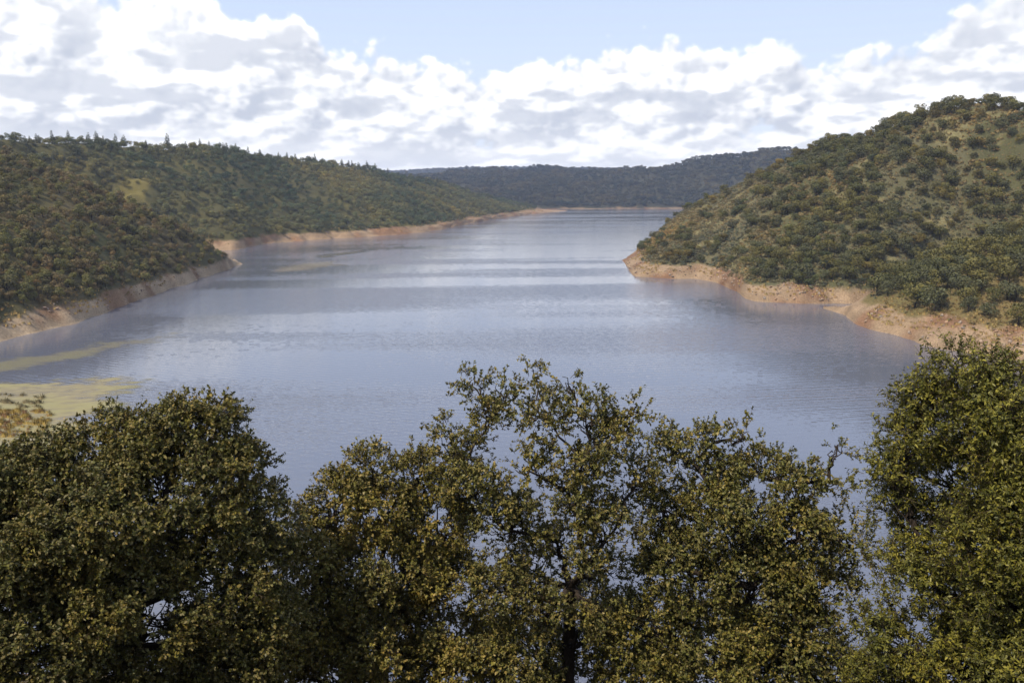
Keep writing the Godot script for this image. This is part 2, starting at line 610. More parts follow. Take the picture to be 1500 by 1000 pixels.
func crown_mesh(seed_: int, lobes: Array, quads: int, size: float, palette: Array) -> ArrayMesh:
	# lobes: [centre, radii]; leaf clumps lie thick on the shells and thin inside, so the outline is uneven and gaps stay open
	rng.seed = seed_
	var v := PackedVector3Array()
	var n := PackedVector3Array()
	var c := PackedColorArray()
	var idx := PackedInt32Array()
	var total := 0.0
	for l in lobes:
		total += l[1].x * l[1].z
	for l in lobes:
		var here := int(quads * l[1].x * l[1].z / total)
		var tone := tone_of(palette)
		for q in here:
			var d := ball()
			if d.y < -0.35 and rng.randf() < 0.6:
				d.y = -d.y
			var p: Vector3 = l[0] + d * l[1] * rnd(0.72, 1.06)
			var facing := (d + ball() * 0.9).normalized()
			var side := facing.cross(ball()).normalized()
			var up := facing.cross(side)
			var w := size * rnd(0.55, 1.25)
			var h := size * rnd(0.45, 1.0)
			var col := tone.lerp(tone_of(palette), 0.55)
			var b := v.size()
			v.append(p - side * w * 0.5)
			v.append(p + up * h * 0.5 + facing * w * 0.12)
			v.append(p + side * w * 0.5)
			v.append(p - up * h * 0.5 + facing * w * 0.12)
			var nn := (d * 0.55 + facing * 0.6).normalized()
			for k in 4:
				n.append(nn)
				c.append(col)
			idx.append_array([b, b + 1, b + 2, b, b + 2, b + 3])
	return mesh_of(v, n, c, idx)

func oak_lobes(wide: float, tall: float, count: int) -> Array:
	var out := [[Vector3(0, tall * 0.55, 0), Vector3(wide * 0.36, tall * 0.38, wide * 0.36)]]
	for k in count:
		var a := TAU * (k + rnd(-0.3, 0.3)) / count
		var r := wide * rnd(0.17, 0.27)
		var q := wide * rnd(0.2, 0.33)
		out.append([Vector3(cos(a) * q, tall * rnd(0.32, 0.8), sin(a) * q), Vector3(r, r * rnd(0.65, 0.9), r)])
	return out

func tube(v: PackedVector3Array, n: PackedVector3Array, idx: PackedInt32Array, path: Array, radii: Array, sides := 6) -> void:
	var b := v.size()
	for k in path.size():
		var dir: Vector3 = (path[mini(k + 1, path.size() - 1)] - path[maxi(k - 1, 0)]).normalized()
		var s := dir.cross(Vector3(0.31, 0.17, 0.93)).normalized()
		var t := dir.cross(s)
		for j in sides:
			var a := TAU * j / sides
			var o := s * cos(a) + t * sin(a)
			v.append(path[k] + o * radii[k])
			n.append(o)
	for k in path.size() - 1:
		for j in sides:
			var p := b + k * sides + j
			var q := b + k * sides + (j + 1) % sides
			idx.append_array([p, p + sides, q, q, p + sides, q + sides])

func small_trunk(tall: float, thick: float, lean: float) -> ArrayMesh:
	var v := PackedVector3Array()
	var n := PackedVector3Array()
	var idx := PackedInt32Array()
	var top := Vector3(lean, tall * 0.5, lean * 0.4)
	tube(v, n, idx, [Vector3(0, -0.4, 0), Vector3(lean * 0.2, tall * 0.2, 0), top], [thick * 1.3, thick, thick * 0.7])
	for k in 3:
		var a := TAU * k / 3.0 + 0.5
		tube(v, n, idx, [top, top + Vector3(cos(a) * tall * 0.12, tall * 0.16, sin(a) * tall * 0.12), top + Vector3(cos(a) * tall * 0.26, tall * 0.28, sin(a) * tall * 0.26)], [thick * 0.6, thick * 0.4, thick * 0.15], 4)
	return mesh_of(v, n, PackedColorArray(), idx)

const OAK := [[Color(0.059, 0.065, 0.021), Color(0.083, 0.085, 0.025), Color(0.115, 0.105, 0.031)], [Color(0.085, 0.092, 0.041), Color(0.112, 0.111, 0.050), Color(0.081, 0.080, 0.031)], [Color(0.161, 0.135, 0.032), Color(0.121, 0.109, 0.027), Color(0.089, 0.085, 0.027)]]
const MAQUIS := [[Color(0.109, 0.096, 0.034), Color(0.156, 0.124, 0.043), Color(0.084, 0.081, 0.034)], [Color(0.203, 0.144, 0.059), Color(0.164, 0.116, 0.054), Color(0.125, 0.101, 0.043)], [Color(0.211, 0.180, 0.048), Color(0.148, 0.144, 0.039), Color(0.116, 0.116, 0.041)]]
const SLOPE := [Color(0.090, 0.106, 0.048), Color(0.130, 0.130, 0.048), Color(0.078, 0.095, 0.055), Color(0.177, 0.166, 0.051)]
const PINE := [Color(0.044, 0.056, 0.028), Color(0.065, 0.072, 0.034), Color(0.095, 0.092, 0.036)]
const FAR := [Color(0.034, 0.044, 0.030), Color(0.055, 0.060, 0.034), Color(0.070, 0.066, 0.042)]
const SCRUB := [Color(0.190, 0.172, 0.090), Color(0.145, 0.140, 0.062), Color(0.215, 0.185, 0.110), Color(0.110, 0.112, 0.046), Color(0.165, 0.130, 0.078)]

var oak_crowns := []
var maquis_crowns := []
var pine_crowns := []
var far_crowns := []
var scrub_crowns := []
var slope_crowns := []
var oak_trunk: ArrayMesh
var pine_trunk: ArrayMesh

func make_kinds() -> void:
	leafy = StandardMaterial3D.new()
	leafy.vertex_color_use_as_albedo = true
	leafy.roughness = 0.6
	leafy.metallic_specular = 0.35
	leafy.backlight_enabled = true
	leafy.backlight = Color(0.5, 0.5, 0.3)
	leafy.cull_mode = BaseMaterial3D.CULL_DISABLED
	bark = StandardMaterial3D.new()
	bark.albedo_color = Color(0.075, 0.060, 0.048).linear_to_srgb()
	bark.roughness = 0.95
	bark.metallic_specular = 0.2
	var g := NoiseTexture2D.new()
	g.width = 256
	g.height = 256
	g.seamless = true
	g.noise = noise(91, 20.0, 5)
	var ramp := Gradient.new()
	ramp.set_color(0, Color(0.5, 0.48, 0.46))
	ramp.set_color(1, Color(1, 1, 1))
	g.color_ramp = ramp
	bark.albedo_texture = g
	bark.uv1_triplanar = true
	bark.uv1_scale = Vector3(3.0, 1.0, 3.0)
	rng.seed = 501
	for k in 6:
		rng.seed = 510 + k
		oak_crowns.append(crown_mesh(600 + k, oak_lobes(5.6, 4.6 + 0.25 * k, 6 + k % 3), 900, 0.42, OAK[k % 3]))
		rng.seed = 530 + k
		maquis_crowns.append(crown_mesh(620 + k, oak_lobes(4.2, 3.6 + 0.2 * k, 5 + k % 3), 640, 0.36, MAQUIS[k % 3]))
	for k in 4:
		rng.seed = 560 + k
		var lobes := []
		for j in 7:
			var u := j / 6.0
			var a := rnd(0, TAU)
			var w := lerpf(2.1, 0.75, u) * rnd(0.8, 1.2)
			lobes.append([Vector3(cos(a) * 0.5 * (1.0 - u), 2.6 + 5.6 * u, sin(a) * 0.5 * (1.0 - u)), Vector3(w, w * 0.6, w)])
		pine_crowns.append(crown_mesh(640 + k, lobes, 620, 0.46, PINE))
		rng.seed = 570 + k
		far_crowns.append(crown_mesh(660 + k, oak_lobes(8.0, 6.5, 6), 300, 0.95, FAR))
		rng.seed = 575 + k
		slope_crowns.append(crown_mesh(670 + k, oak_lobes(5.4, 4.8, 6), 460, 0.5, SLOPE))
		rng.seed = 580 + k
		scrub_crowns.append(crown_mesh(680 + k, oak_lobes(1.7, 1.15, 4), 90, 0.34, SCRUB))
	oak_trunk = small_trunk(3.6, 0.16, 0.25)
	pine_trunk = small_trunk(7.6, 0.15, 0.1)

# where the plants of a hill stand: [position, size, pixel size]
const NEAR_CROWNS := [[-9e3, 700], [0, 640], [100, 625], [220, 592], [330, 590], [345, 650], [420, 740], [440, 730], [540, 655], [640, 620], [662, 545], [830, 540], [950, 595], [1040, 625], [1100, 620], [1200, 640], [1260, 640], [1290, 590], [1340, 560], [1370, 500], [1430, 492], [1500, 520], [9e3, 520]]

func crowns_edge(x: float) -> float:
	var i := 0
	while NEAR_CROWNS[i + 1][0] < x:
		i += 1
	return lerpf(NEAR_CROWNS[i][1], NEAR_CROWNS[i + 1][1], (x - NEAR_CROWNS[i][0]) / float(NEAR_CROWNS[i + 1][0] - NEAR_CROWNS[i][0]))

func in_sight(p: Vector3, tall: float) -> bool:
	var top := p + Vector3.UP * tall * 0.8
	var px := to_pixel(top)
	if px.x < 3.0 or px.x > 1497.0 or px.y > crowns_edge(px.x) - 8.0:
		return false
	for k in 26:
		var q := EYE.lerp(top, 0.35 + 0.62 * k / 26.0)
		if land_height(q.x, q.z) > q.y - 0.3:
			return false
	return true

func spots(called: String, gap: float, from: float, to: float, past: float, wanted: Callable) -> Array:
	var h: Dictionary = hills[called]
	var out := []
	var az := from
	while az < to:
		var rs := entry(h.shore, az)
		var rc := entry(h.crest, az)
		var r := minf(rs, rc)
		var step_az := rad_to_deg(gap / (0.5 * (rs + rc)))
		while r < maxf(rs, rc) + past:
			var a := deg_to_rad(az + rnd(-0.5, 0.5) * step_az)
			var rr := r + rnd(-0.5, 0.5) * gap
			r += gap
			var x := sin(a) * rr
			var z := -cos(a) * rr
			var y := hill_height(h, x, z)
			if y < 0.6 or y < land_height(x, z, called) - 0.3:
				continue
			var s: float = wanted.call(x, y, z, rad_to_deg(a))
			if s > 0.0:
				out.append([Vector3(x, y, z), s])
		az += step_az
	return out

func plant(all: Array, crowns: Array, trunk: ArrayMesh, tall: float, called: String, mass: String, mass_label: String, most: int, tones: Array, describe: Callable, sink := 0.15) -> void:
	# the plants that show largest stand as things of their own, the rest as one mass
	for s in all:
		var d: float = (s[0] - EYE).length()
		s.append(s[1] / d)
		s.append(rng.randi() % crowns.size())
		s.append(rnd(0.0, TAU))
		s.append(rnd(0.72, 1.28))
		s.append(rnd(-0.12, 0.12))
	all.sort_custom(func(a, b): return a[2] > b[2])
	var left := most
	var where := []
	var tint := []
	for k in crowns.size():
		where.append([])
		tint.append([])
	for s in all:
		var size: float = s[1]
		var sq: float = 1.0 + s[6]
		if left > 0 and in_sight(s[0], tall * size):
			left -= 1
			var o := thing(called, s[0] - Vector3.UP * sink, s[4])
			o.scale = Vector3(size * sq, size / sq, size * sq)
			shape("trunk", trunk, bark, o)
			shape("crown", crowns[s[3]], leafy, o)
			var says: Array = describe.call(s[0])
			var big := "large " if size > 1.0 else "small " if size < 0.72 else ""
			tag(o, big + tones[s[3] % tones.size()] + " " + says[0], says[1], says[2])
		else:
			var b := Basis(Vector3.UP, s[4]).scaled_local(Vector3(size * sq, size / sq, size * sq))
			where[s[3]].append(Transform3D(b, s[0] - Vector3.UP * sink))
			var warm := rnd(-0.1, 0.14) + 0.3 * stand.get_noise_2d(s[0].x, s[0].z)
			tint[s[3]].append(Color(s[5] * (1.0 + warm), s[5], s[5] * (1.0 - warm)))
	if mass == "":
		return
	var root := thing(mass)
	tag(root, mass_label, "", "", "stuff")
	for k in crowns.size():
		if where[k].size():
			many("foliage", crowns[k], leafy, where[k], tint[k], root)

func make_woods() -> void:
	var dense := noise(201, 45.0, 3)
	var thin := noise(202, 16.0, 2)
	rng.seed = 9001
	# open hill and low spur: scattered holm oaks
	var pick := func(x: float, y: float, z: float, az: float) -> float:
		var band := smoothstep(4.5, 6.5, y) * (1.0 - smoothstep(10.0, 18.0, y)) * 0.30
		var d := 0.11 + 0.70 * smoothstep(14.0, 20.0, az) + band + 0.45 * dense.get_noise_2d(x, z) + 0.10 * smoothstep(45.0, 60.0, y)
		if y < 4.6 + 2.5 * dense.get_noise_2d(x, z) or rng.randf() > d:
			return -1.0
		return rnd(0.55, 1.25) * (1.0 - 0.25 * smoothstep(20.0, 8.0, az))
	var oaks := spots("open_hill", 4.4, 7.2, 40.0, 25.0, pick)
	oaks.append_array(spots("low_spur", 5.2, 20.5, 40.0, 30.0, func(x: float, y: float, z: float, az: float) -> float:
		if y < 6.0 + 3.0 * dense.get_noise_2d(x, z) or rng.randf() > 0.92 + 0.9 * dense.get_noise_2d(x, z):
			return -1.0
		return rnd(0.75, 1.45)))
	plant(oaks, oak_crowns, oak_trunk, 4.6, "holm_oak", "oak_woods", "holm oaks higher up and beyond the crest of the open hill", 300, ["dark green", "grey green", "olive yellow"], func(p: Vector3) -> Array:
		var px := to_pixel(p + Vector3.UP * 4.0)
		var h: Dictionary = hills.open_hill
		if Vector2(p.x, p.z).length() > entry(h.crest, bearing(p)) - 12.0:
			return ["holm oak on the crest of the open hill, against the sky", "tree", "holm oaks along the crest of the open hill"]
		if p.y < 10.0:
			return ["holm oak just above the bare orange shore of the open hill", "tree", "holm oaks along the orange shore"]
		if hill_height(hills.low_spur, p.x, p.z) > p.y - 0.5:
			return ["round holm oak in the thicket on the low stony spur", "tree", "holm oaks on the low spur"]
		if bearing(p) < 17.0:
			return ["round holm oak standing alone in dry scrub on the open hill", "tree", "holm oaks scattered in the dry scrub"]
		return ["round holm oak on the thickly wooded flank of the open hill", "tree", "holm oaks on the wooded flank of the open hill"])
	# low scrub between them
	rng.seed = 9002
	var low := spots("open_hill", 1.35, 7.2, 34.0, 12.0, func(x: float, y: float, z: float, az: float) -> float:
		var d := 0.62 + 1.1 * thin.get_noise_2d(x, z)
		if y < 4.4 + 2.0 * dense.get_noise_2d(x, z) or rng.randf() > d:
			return -1.0
		return rnd(0.5, 1.35))
	low.append_array(spots("low_spur", 2.4, 19.5, 34.0, 10.0, func(x: float, y: float, z: float, az: float) -> float:
		if y < 5.0 or rng.randf() > 0.5 + 0.9 * thin.get_noise_2d(x, z):
			return -1.0
		return rnd(0.4, 1.0)))
	plant_mass(low, scrub_crowns, "undergrowth", "low dry scrub covering the open hill between the oaks")
	# near spur: a dense cover of evergreen bushes
	rng.seed = 9003
	var bush := spots("near_spur", 2.6, -40.0, -15.2, 60.0, func(x: float, y: float, z: float, az: float) -> float:
		if y < 4.8 + 2.4 * dense.get_noise_2d(x, z) or rng.randf() > 0.86 + 0.7 * dense.get_noise_2d(x, z):
			return -1.0
		return 0.36 + 0.9 * rng.randf() * rng.randf() + rnd(0.0, 0.25))
	plant(bush, maquis_crowns, oak_trunk, 3.8, "evergreen_oak", "evergreen_woods", "dense evergreen woods covering the spur behind the nearer oaks", 300, ["olive green", "brownish", "yellow green"], func(p: Vector3) -> Array:
		if p.y < 9.0:
			return ["bushy oak at the edge of the pale sandy shore", "tree", "evergreen oaks along the sandy shore"]
		return ["bushy oak in the dense woods above the sandy shore", "tree", "evergreen oaks in the dense woods on the spur"])
	rng.seed = 9013
	var slope := spots("far_slope", 3.9, -36.0, 3.8, 40.0, func(x: float, y: float, z: float, az: float) -> float:
		var d := 0.84 + 0.9 * dense.get_noise_2d(x * 0.5, z * 0.5) - 0.25 * smoothstep(-12.0, -4.0, az) * smoothstep(14.0, 30.0, y)
		if y < 5.2 + 2.5 * dense.get_noise_2d(x, z) or rng.randf() > d or clearing(x, z) and rng.randf() < 0.8:
			return -1.0
		return 0.42 + 0.8 * rng.randf() * rng.randf() + rnd(0.0, 0.25))
	plant_mass(slope, slope_crowns, "forest", "mixed evergreen forest covering the long slope above the orange shore")
	# pines on the skyline of the long slope
	rng.seed = 9004
	var crest := func(x: float, y: float, z: float, az: float) -> float:
		var h: Dictionary = hills.far_slope
		var over := sqrt(x * x + z * z) - entry(h.crest, az)
		if over < -45.0 or rng.randf() > (0.42 if over > -18.0 else 0.14):
			return -1.0
		return 0.35 + 0.8 * rng.randf() * rng.randf() + rnd(0.0, 0.2)
	var pines := spots("far_slope", 5.0, -36.0, -2.0, 14.0, crest)
	plant(pines, pine_crowns, pine_trunk, 8.0, "pine_tree", "pine_woods", "thin pines standing along the crest of the long slope", 260, ["dark"], func(p: Vector3) -> Array:
		return ["slender pine on the crest of the long wooded slope", "tree", "pines along the crest of the long slope"])
	# the ridges at the far end
	rng.seed = 9005
	var woods := spots("wooded_ridge", 8.5, -9.0, 24.0, 60.0, func(x: float, y: float, z: float, az: float) -> float:
		if y < 2.5 or rng.randf() > 0.9:
			return -1.0
		return rnd(0.6, 1.45))
	plant_mass(woods, far_crowns, "forest", "dark forest covering the ridge at the far end of the lake")
	var hazy := spots("distant_ridge", 16.0, -9.0, 10.0, 40.0, func(x: float, y: float, z: float, az: float) -> float:
		return rnd(1.2, 2.2) if y > 25.0 else -1.0)
	plant_mass(hazy, far_crowns, "forest", "hazy forest on the farthest ridge")

func plant_mass(all: Array, crowns: Array, called: String, label: String) -> void:
	var root := thing(called)
	tag(root, label, "", "", "stuff")
	var where := []
	var tint := []
	for k in crowns.size():
		where.append([])
		tint.append([])
	for s in all:
		var k := rng.randi() % crowns.size()
		var sq := rnd(0.88, 1.12)
		where[k].append(Transform3D(Basis(Vector3.UP, rnd(0, TAU)).scaled_local(Vector3(s[1] * sq, s[1] / sq, s[1] * sq)), s[0] - Vector3.UP * 0.1))
		var kind := stand.get_noise_2d(s[0].x * 0.6, s[0].z * 0.6)
		var l := rnd(0.7, 1.3) * (1.05 + 0.7 * kind)
		var warm := rnd(-0.1, 0.14) + 0.45 * kind
		tint[k].append(Color(l * (1.0 + warm), l, l * (1.0 - warm)))
	for k in crowns.size():
		if where[k].size():
			many("foliage", crowns[k], leafy, where[k], tint[k], root)

# ---------------------------------------------------------------- trees in front
const OAK_LEAF := [Color(0.078, 0.084, 0.024), Color(0.138, 0.135, 0.032), Color(0.208, 0.188, 0.046), Color(0.094, 0.094, 0.038), Color(0.205, 0.160, 0.056)]
const TALL_LEAF := [Color(0.062, 0.068, 0.020), Color(0.130, 0.128, 0.024), Color(0.205, 0.185, 0.034), Color(0.052, 0.058, 0.022)]
var glossy: StandardMaterial3D

func leaf(v: PackedVector3Array, n: PackedVector3Array, c: PackedColorArray, idx: PackedInt32Array, at: Vector3, dir: Vector3, side: Vector3, long: float, wide: float, col: Color) -> void:
	var up := side.cross(dir).normalized()
	var b := v.size()
	var fold := up * wide * 0.22
	var droop := -up * long * 0.12
	for q in [at, at + dir * long * 0.32 + side * wide * 0.5 + fold, at + dir * long * 0.68 + side * wide * 0.42 + fold + droop * 0.4, at + dir * long + droop, at + dir * long * 0.68 - side * wide * 0.42 + fold + droop * 0.4, at + dir * long * 0.32 - side * wide * 0.5 + fold]:
		v.append(q)
		n.append(up)
		c.append(col)
	idx.append_array([b, b + 5, b + 1, b + 1, b + 5, b + 2, b + 2, b + 5, b + 4, b + 2, b + 4, b + 3])

func spray_mesh(seed_: int, leaves: int, long: float, leaf_long: float, leaf_wide: float, palette: Array) -> ArrayMesh:
	# a twig with its leaves, growing along +y
	rng.seed = seed_
	var v := PackedVector3Array()
	var n := PackedVector3Array()
	var c := PackedColorArray()
	var idx := PackedInt32Array()
	var bend := Vector3(rnd(-0.2, 0.2), 0, rnd(-0.2, 0.2)) * long
	var twigs := [[Vector3.ZERO, Vector3(0, long, 0) + bend]]
	for k in 2:
		var s := Vector3(0, long * rnd(0.25, 0.5), 0) + bend * 0.3
		var a := rnd(0, TAU)
		twigs.append([s, s + Vector3(cos(a) * 0.55, 0.55, sin(a) * 0.55) * long * rnd(0.6, 0.9)])
	for t in twigs:
		tube(v, n, idx, [t[0], (t[0] + t[1]) * 0.5, t[1]], [0.004, 0.003, 0.0015], 3)
	while c.size() < v.size():
		c.append(Color(0.075, 0.06, 0.042))
	var tone := tone_of(palette)
	for k in leaves:
		var t: Array = twigs[k % 3]
		var axis: Vector3 = (t[1] - t[0]).normalized()
		var at: Vector3 = t[0].lerp(t[1], rnd(0.12, 1.0))
		var out := axis.cross(ball()).normalized()
		var dir := (out * rnd(0.7, 1.1) + axis * rnd(0.25, 0.9)).normalized()
		var side := (dir.cross(axis) + ball() * 0.55).normalized()
		side = (side - dir * side.dot(dir)).normalized()
		leaf(v, n, c, idx, at, dir, side, leaf_long * rnd(0.7, 1.2), leaf_wide * rnd(0.75, 1.2), tone.lerp(tone_of(palette), 0.7))
	return mesh_of(v, n, c, idx)

func bent(a: Vector3, b: Vector3, sag: float, wob: float, parts: int) -> Array:
	var out := []
	for k in parts + 1:
		var t := float(k) / parts
		var p := a.lerp(b, t)
		p.y -= sag * sin(t * PI)
		if k > 0 and k < parts:
			p += ball() * wob
		out.append(p)
	return out

func near_tree(called: String, label: String, foot: Vector3, fork: Vector3, lobes: Array, sprays: Array, thick: float, leaf_tint: Color, seed_: int) -> void:
	# lobes: [pixel x, pixel y, radius in pixels, metres away, how full]
	rng.seed = seed_
	var root := thing(called, foot)
	var v := PackedVector3Array()
	var n := PackedVector3Array()
	var idx := PackedInt32Array()
	var f := fork - foot
	var stem := bent(Vector3(0, -0.5, 0), f, 0.0, 0.17, 6)
	var rad := []
	for k in 7:
		rad.append(thick * lerpf(1.25, 0.72, k / 6.0))
	tube(v, n, idx, stem, rad, 9)
	shape("trunk", mesh_of(v, n, PackedColorArray(), idx), bark, root)
	var bodies := []
	for l in lobes:
		var p := at_range(l[0], l[1], l[3]) - foot
		bodies.append([p, maxf(l[2] - 13.0, 10.0) / FOCAL * l[3] * 1.04, l[4]])
	bodies.sort_custom(func(a, b): return a[0].distance_to(f) < b[0].distance_to(f))
	var joints := [[f, 0.0], [Vector3(0, -0.5, 0).lerp(f, 0.72), 0.25], [Vector3(0, -0.5, 0).lerp(f, 0.86), 0.1]]
	var where := []
	var tint := []
	for k in sprays.size():
		where.append([])
		tint.append([])
	for b in bodies:
		var p: Vector3 = b[0]
		var r: float = b[1]
		# the limb that carries this part of the crown
		v = PackedVector3Array()
		n = PackedVector3Array()
		idx = PackedInt32Array()
		var start: Vector3 = f
		var best := 1e9
		for j in joints:
			var cost: float = j[0].distance_to(p) + 0.45 * j[1] + maxf(j[0].y - p.y, 0.0)
			if cost < best:
				best = cost
				start = j[0]
		var limb := bent(start, p, rnd(-0.1, 0.14) * (p - start).length(), 0.05, 6)
		joints.append([p, start.distance_to(f) + start.distance_to(p)])
		joints.append([limb[3], start.distance_to(f) + start.distance_to(p) * 0.5])
		var lt := thick * clampf(0.62 - 0.16 * p.distance_to(f), 0.16, 0.55)
		var lr := []
		for k in 7:
			lr.append(lt * lerpf(1.0, 0.3, k / 6.0))
		tube(v, n, idx, limb, lr, 6)
		var clumps := int((12.0 + 30.0 * r * r) * clampf(b[2] + 0.2, 0.3, 1.0))
		var per: float = 4.0 * PI * r * r * 155.0 * b[2] / clumps
		for k in clumps:
			var d := ball()
			if d.y < -0.2 and rng.randf() < 0.35:
				d.y = -d.y
			var reach := r * (rnd(0.80, 1.04) if rng.randf() < 0.8 else rnd(0.3, 0.8))
			var q := p + d * reach * Vector3(1.0, 0.92, 1.0)
			var deep := 0
			for o in bodies:
				if o != b and q.distance_to(o[0]) < o[1] * 0.62:
					deep += 1
			if deep > 0 and rng.randf() < 0.75:
				continue
			var from: Vector3 = limb[3 + rng.randi() % 4]
			tube(v, n, idx, bent(from, q, rnd(-0.06, 0.08), 0.05, 4), [minf(lt * 0.3, 0.014) + 0.003, 0.010, 0.008, 0.006, 0.004], 4)
			var young := pow(rng.randf(), 1.6)   # share of new, yellowish leaves on this twig
			var size := rnd(0.13, 0.24) * (0.7 + 0.35 * minf(r, 1.0))
			var here := int(per * rnd(0.6, 1.4)) + 1
			for s in here:
				var e := ball()
				var at := q + e * size * pow(rng.randf(), 0.6) * 1.25
				var up := (e * 0.9 + d * 0.7 + Vector3.UP * 0.45 + ball() * 0.35).normalized()
				var x := up.cross(ball()).normalized()
				var sc := rnd(0.75, 1.2)
				var w := rng.randi() % sprays.size()
				where[w].append(Transform3D(Basis(x, up, x.cross(up)) * sc, at))
				var kind := Color(0.92, 0.92, 0.95).lerp(Color(1.42, 1.27, 1.0), clampf(young + rnd(-0.2, 0.2), 0.0, 1.0))
				tint[w].append(Color(kind.r * leaf_tint.r, kind.g * leaf_tint.g, kind.b * leaf_tint.b))
		shape("branch", mesh_of(v, n, PackedColorArray(), idx), bark, root)
	var crown := Node3D.new()
	add(crown, "crown", root)
	for k in sprays.size():
		many("leaves", sprays[k], glossy, where[k], tint[k], crown).set_meta("kind", "stuff")
	tag(root, label, "tree", "trees on the bank in front of the water")

func make_near_trees() -> void:
	glossy = StandardMaterial3D.new()
	glossy.vertex_color_use_as_albedo = true
	glossy.roughness = 0.5
	glossy.metallic_specular = 0.34
	glossy.backlight_enabled = true
	glossy.backlight = Color(0.38, 0.40, 0.18)
	glossy.cull_mode = BaseMaterial3D.CULL_DISABLED
	var oak := []
	var tall := []
	for k in 4:
		oak.append(spray_mesh(800 + k, 27, 0.19, 0.042, 0.024, OAK_LEAF))
		tall.append(spray_mesh(820 + k, 28, 0.22, 0.047, 0.016, TALL_LEAF))
	var foot := func(x: float, r: float) -> Vector3:
		var p := at_range(x, 900, r)
		p.y = bank_height(p.x, p.z) - 0.1
		return p
	# the broad dark crown
	near_tree("oak_tree", "broad dark holm oak with a dense rounded crown, beside the floating weed", foot.call(190.0, 11.5), at_range(190, 940, 11.5), [
		[300, 632, 48, 11.2, 0.9], [255, 655, 66, 11.4, 1.0], [170, 668, 66, 11.6, 1.0], [95, 712, 72, 11.8, 1.0], [15, 728, 70, 11.8, 1.0], [-60, 735, 80, 12.0, 1.0],
		[335, 705, 62, 11.0, 0.9], [372, 760, 58, 11.0, 0.8], [240, 750, 95, 10.9, 1.0], [130, 790, 105, 10.9, 1.0], [20, 820, 110, 11.2, 1.0], [320, 830, 95, 10.8, 1.0],
		[385, 840, 60, 10.9, 0.9], [-80, 860, 120, 11.5, 1.0], [210, 880, 110, 10.7, 1.0], [80, 930, 110, 10.8, 1.0], [350, 930, 90, 10.8, 1.0], [210, 990, 110, 10.8, 1.0], [-50, 980, 120, 11.2, 1.0], [320, 1010, 100, 10.9, 1.0]],
		oak, 0.24, Color(0.82, 0.82, 0.82), 3101)
	# the lower bushy one that leans against it
	near_tree("oak_tree", "yellowish green holm oak between the broad dark oak and the open forked oak", foot.call(560.0, 12.6), at_range(560, 930, 12.6), [
		[545, 690, 42, 12.4, 0.75], [500, 735, 48, 12.4, 0.8], [560, 755, 62, 12.2, 0.9], [610, 700, 46, 12.6, 0.7], [455, 775, 40, 12.4, 0.7], [470, 830, 66, 12.0, 0.95], [560, 845, 84, 12.0, 1.0],
		[640, 770, 58, 12.3, 0.8], [650, 870, 78, 12.1, 0.95], [450, 910, 80, 11.8, 1.0], [560, 950, 95, 11.8, 1.0], [670, 975, 90, 11.9, 1.0], [470, 1000, 90, 11.8, 1.0]],
		oak, 0.17, Color(1.1, 1.04, 0.95), 3102)
	# the tall open one with its forked stem
	near_tree("oak_tree", "tall open holm oak with forked limbs and water showing through its crown", foot.call(840.0, 12.0), at_range(836, 858, 12.0), [
		[690, 565, 34, 12.2, 0.30], [740, 572, 30, 12.2, 0.26], [785, 552, 26, 12.2, 0.30], [828, 560, 24, 12.0, 0.26], [720, 612, 40, 12.1, 0.55], [790, 605, 46, 11.9, 0.6], [858, 612, 42, 11.9, 0.6],
		[928, 603, 24, 11.8, 0.55], [905, 645, 44, 11.8, 0.6], [850, 675, 46, 11.7, 0.6], [665, 650, 44, 12.2, 0.7], [690, 715, 56, 12.0, 0.75], [775, 690, 38, 11.8, 0.45], [930, 700, 42, 11.9, 0.6], [745, 775, 58, 11.8, 0.75],
		[845, 755, 44, 11.6, 0.6], [905, 770, 46, 11.6, 0.6], [815, 790, 34, 12.2, 0.6], [868, 870, 34, 12.7, 0.6], [845, 720, 40, 11.7, 0.65], [860, 830, 40, 11.5, 0.55], [800, 900, 44, 11.5, 0.7], [880, 900, 40, 11.5, 0.65], [785, 835, 44, 12.5, 0.6], [890, 835, 34, 12.6, 0.55], [740, 870, 62, 11.6, 0.8], [775, 950, 66, 12.5, 0.9], [905, 935, 66, 12.5, 0.9], [850, 1020, 60, 12.4, 1.0], [740, 1000, 80, 11.5, 1.0]],
		oak, 0.125, Color(1.0, 1.0, 1.0), 3103)
	# the bushy one to its side
	near_tree("oak_tree", "bushy holm oak between the open forked oak and the tall narrow-leaved tree", foot.call(1090.0, 12.4), at_range(1085, 930, 12.4), [
		[1045, 648, 34, 12.4, 0.6], [1090, 640, 26, 12.4, 0.5], [985, 665, 42, 12.4, 0.65], [1035, 705, 52, 12.2, 0.75], [1120, 690, 40, 12.4, 0.65], [1165, 712, 40, 12.3, 0.65], [1225, 655, 18, 12.3, 0.4], [1215, 705, 34, 12.3, 0.5],
		[970, 745, 52, 12.1, 0.8], [1080, 770, 66, 12.0, 0.85], [1170, 790, 58, 12.0, 0.8], [1000, 830, 70, 11.9, 0.9], [1100, 860, 76, 11.9, 0.9], [1205, 860, 58, 12.0, 0.75], [960, 920, 72, 11.8, 0.9], [1050, 950, 86, 11.8, 1.0],
		[1160, 950, 78, 11.8, 0.9], [1240, 790, 40, 12.2, 0.6], [970, 1010, 80, 11.7, 1.0], [1130, 1030, 90, 11.8, 1.0], [1225, 1000, 50, 11.9, 0.8]],
		oak, 0.17, Color(0.98, 1.0, 0.95), 3104)
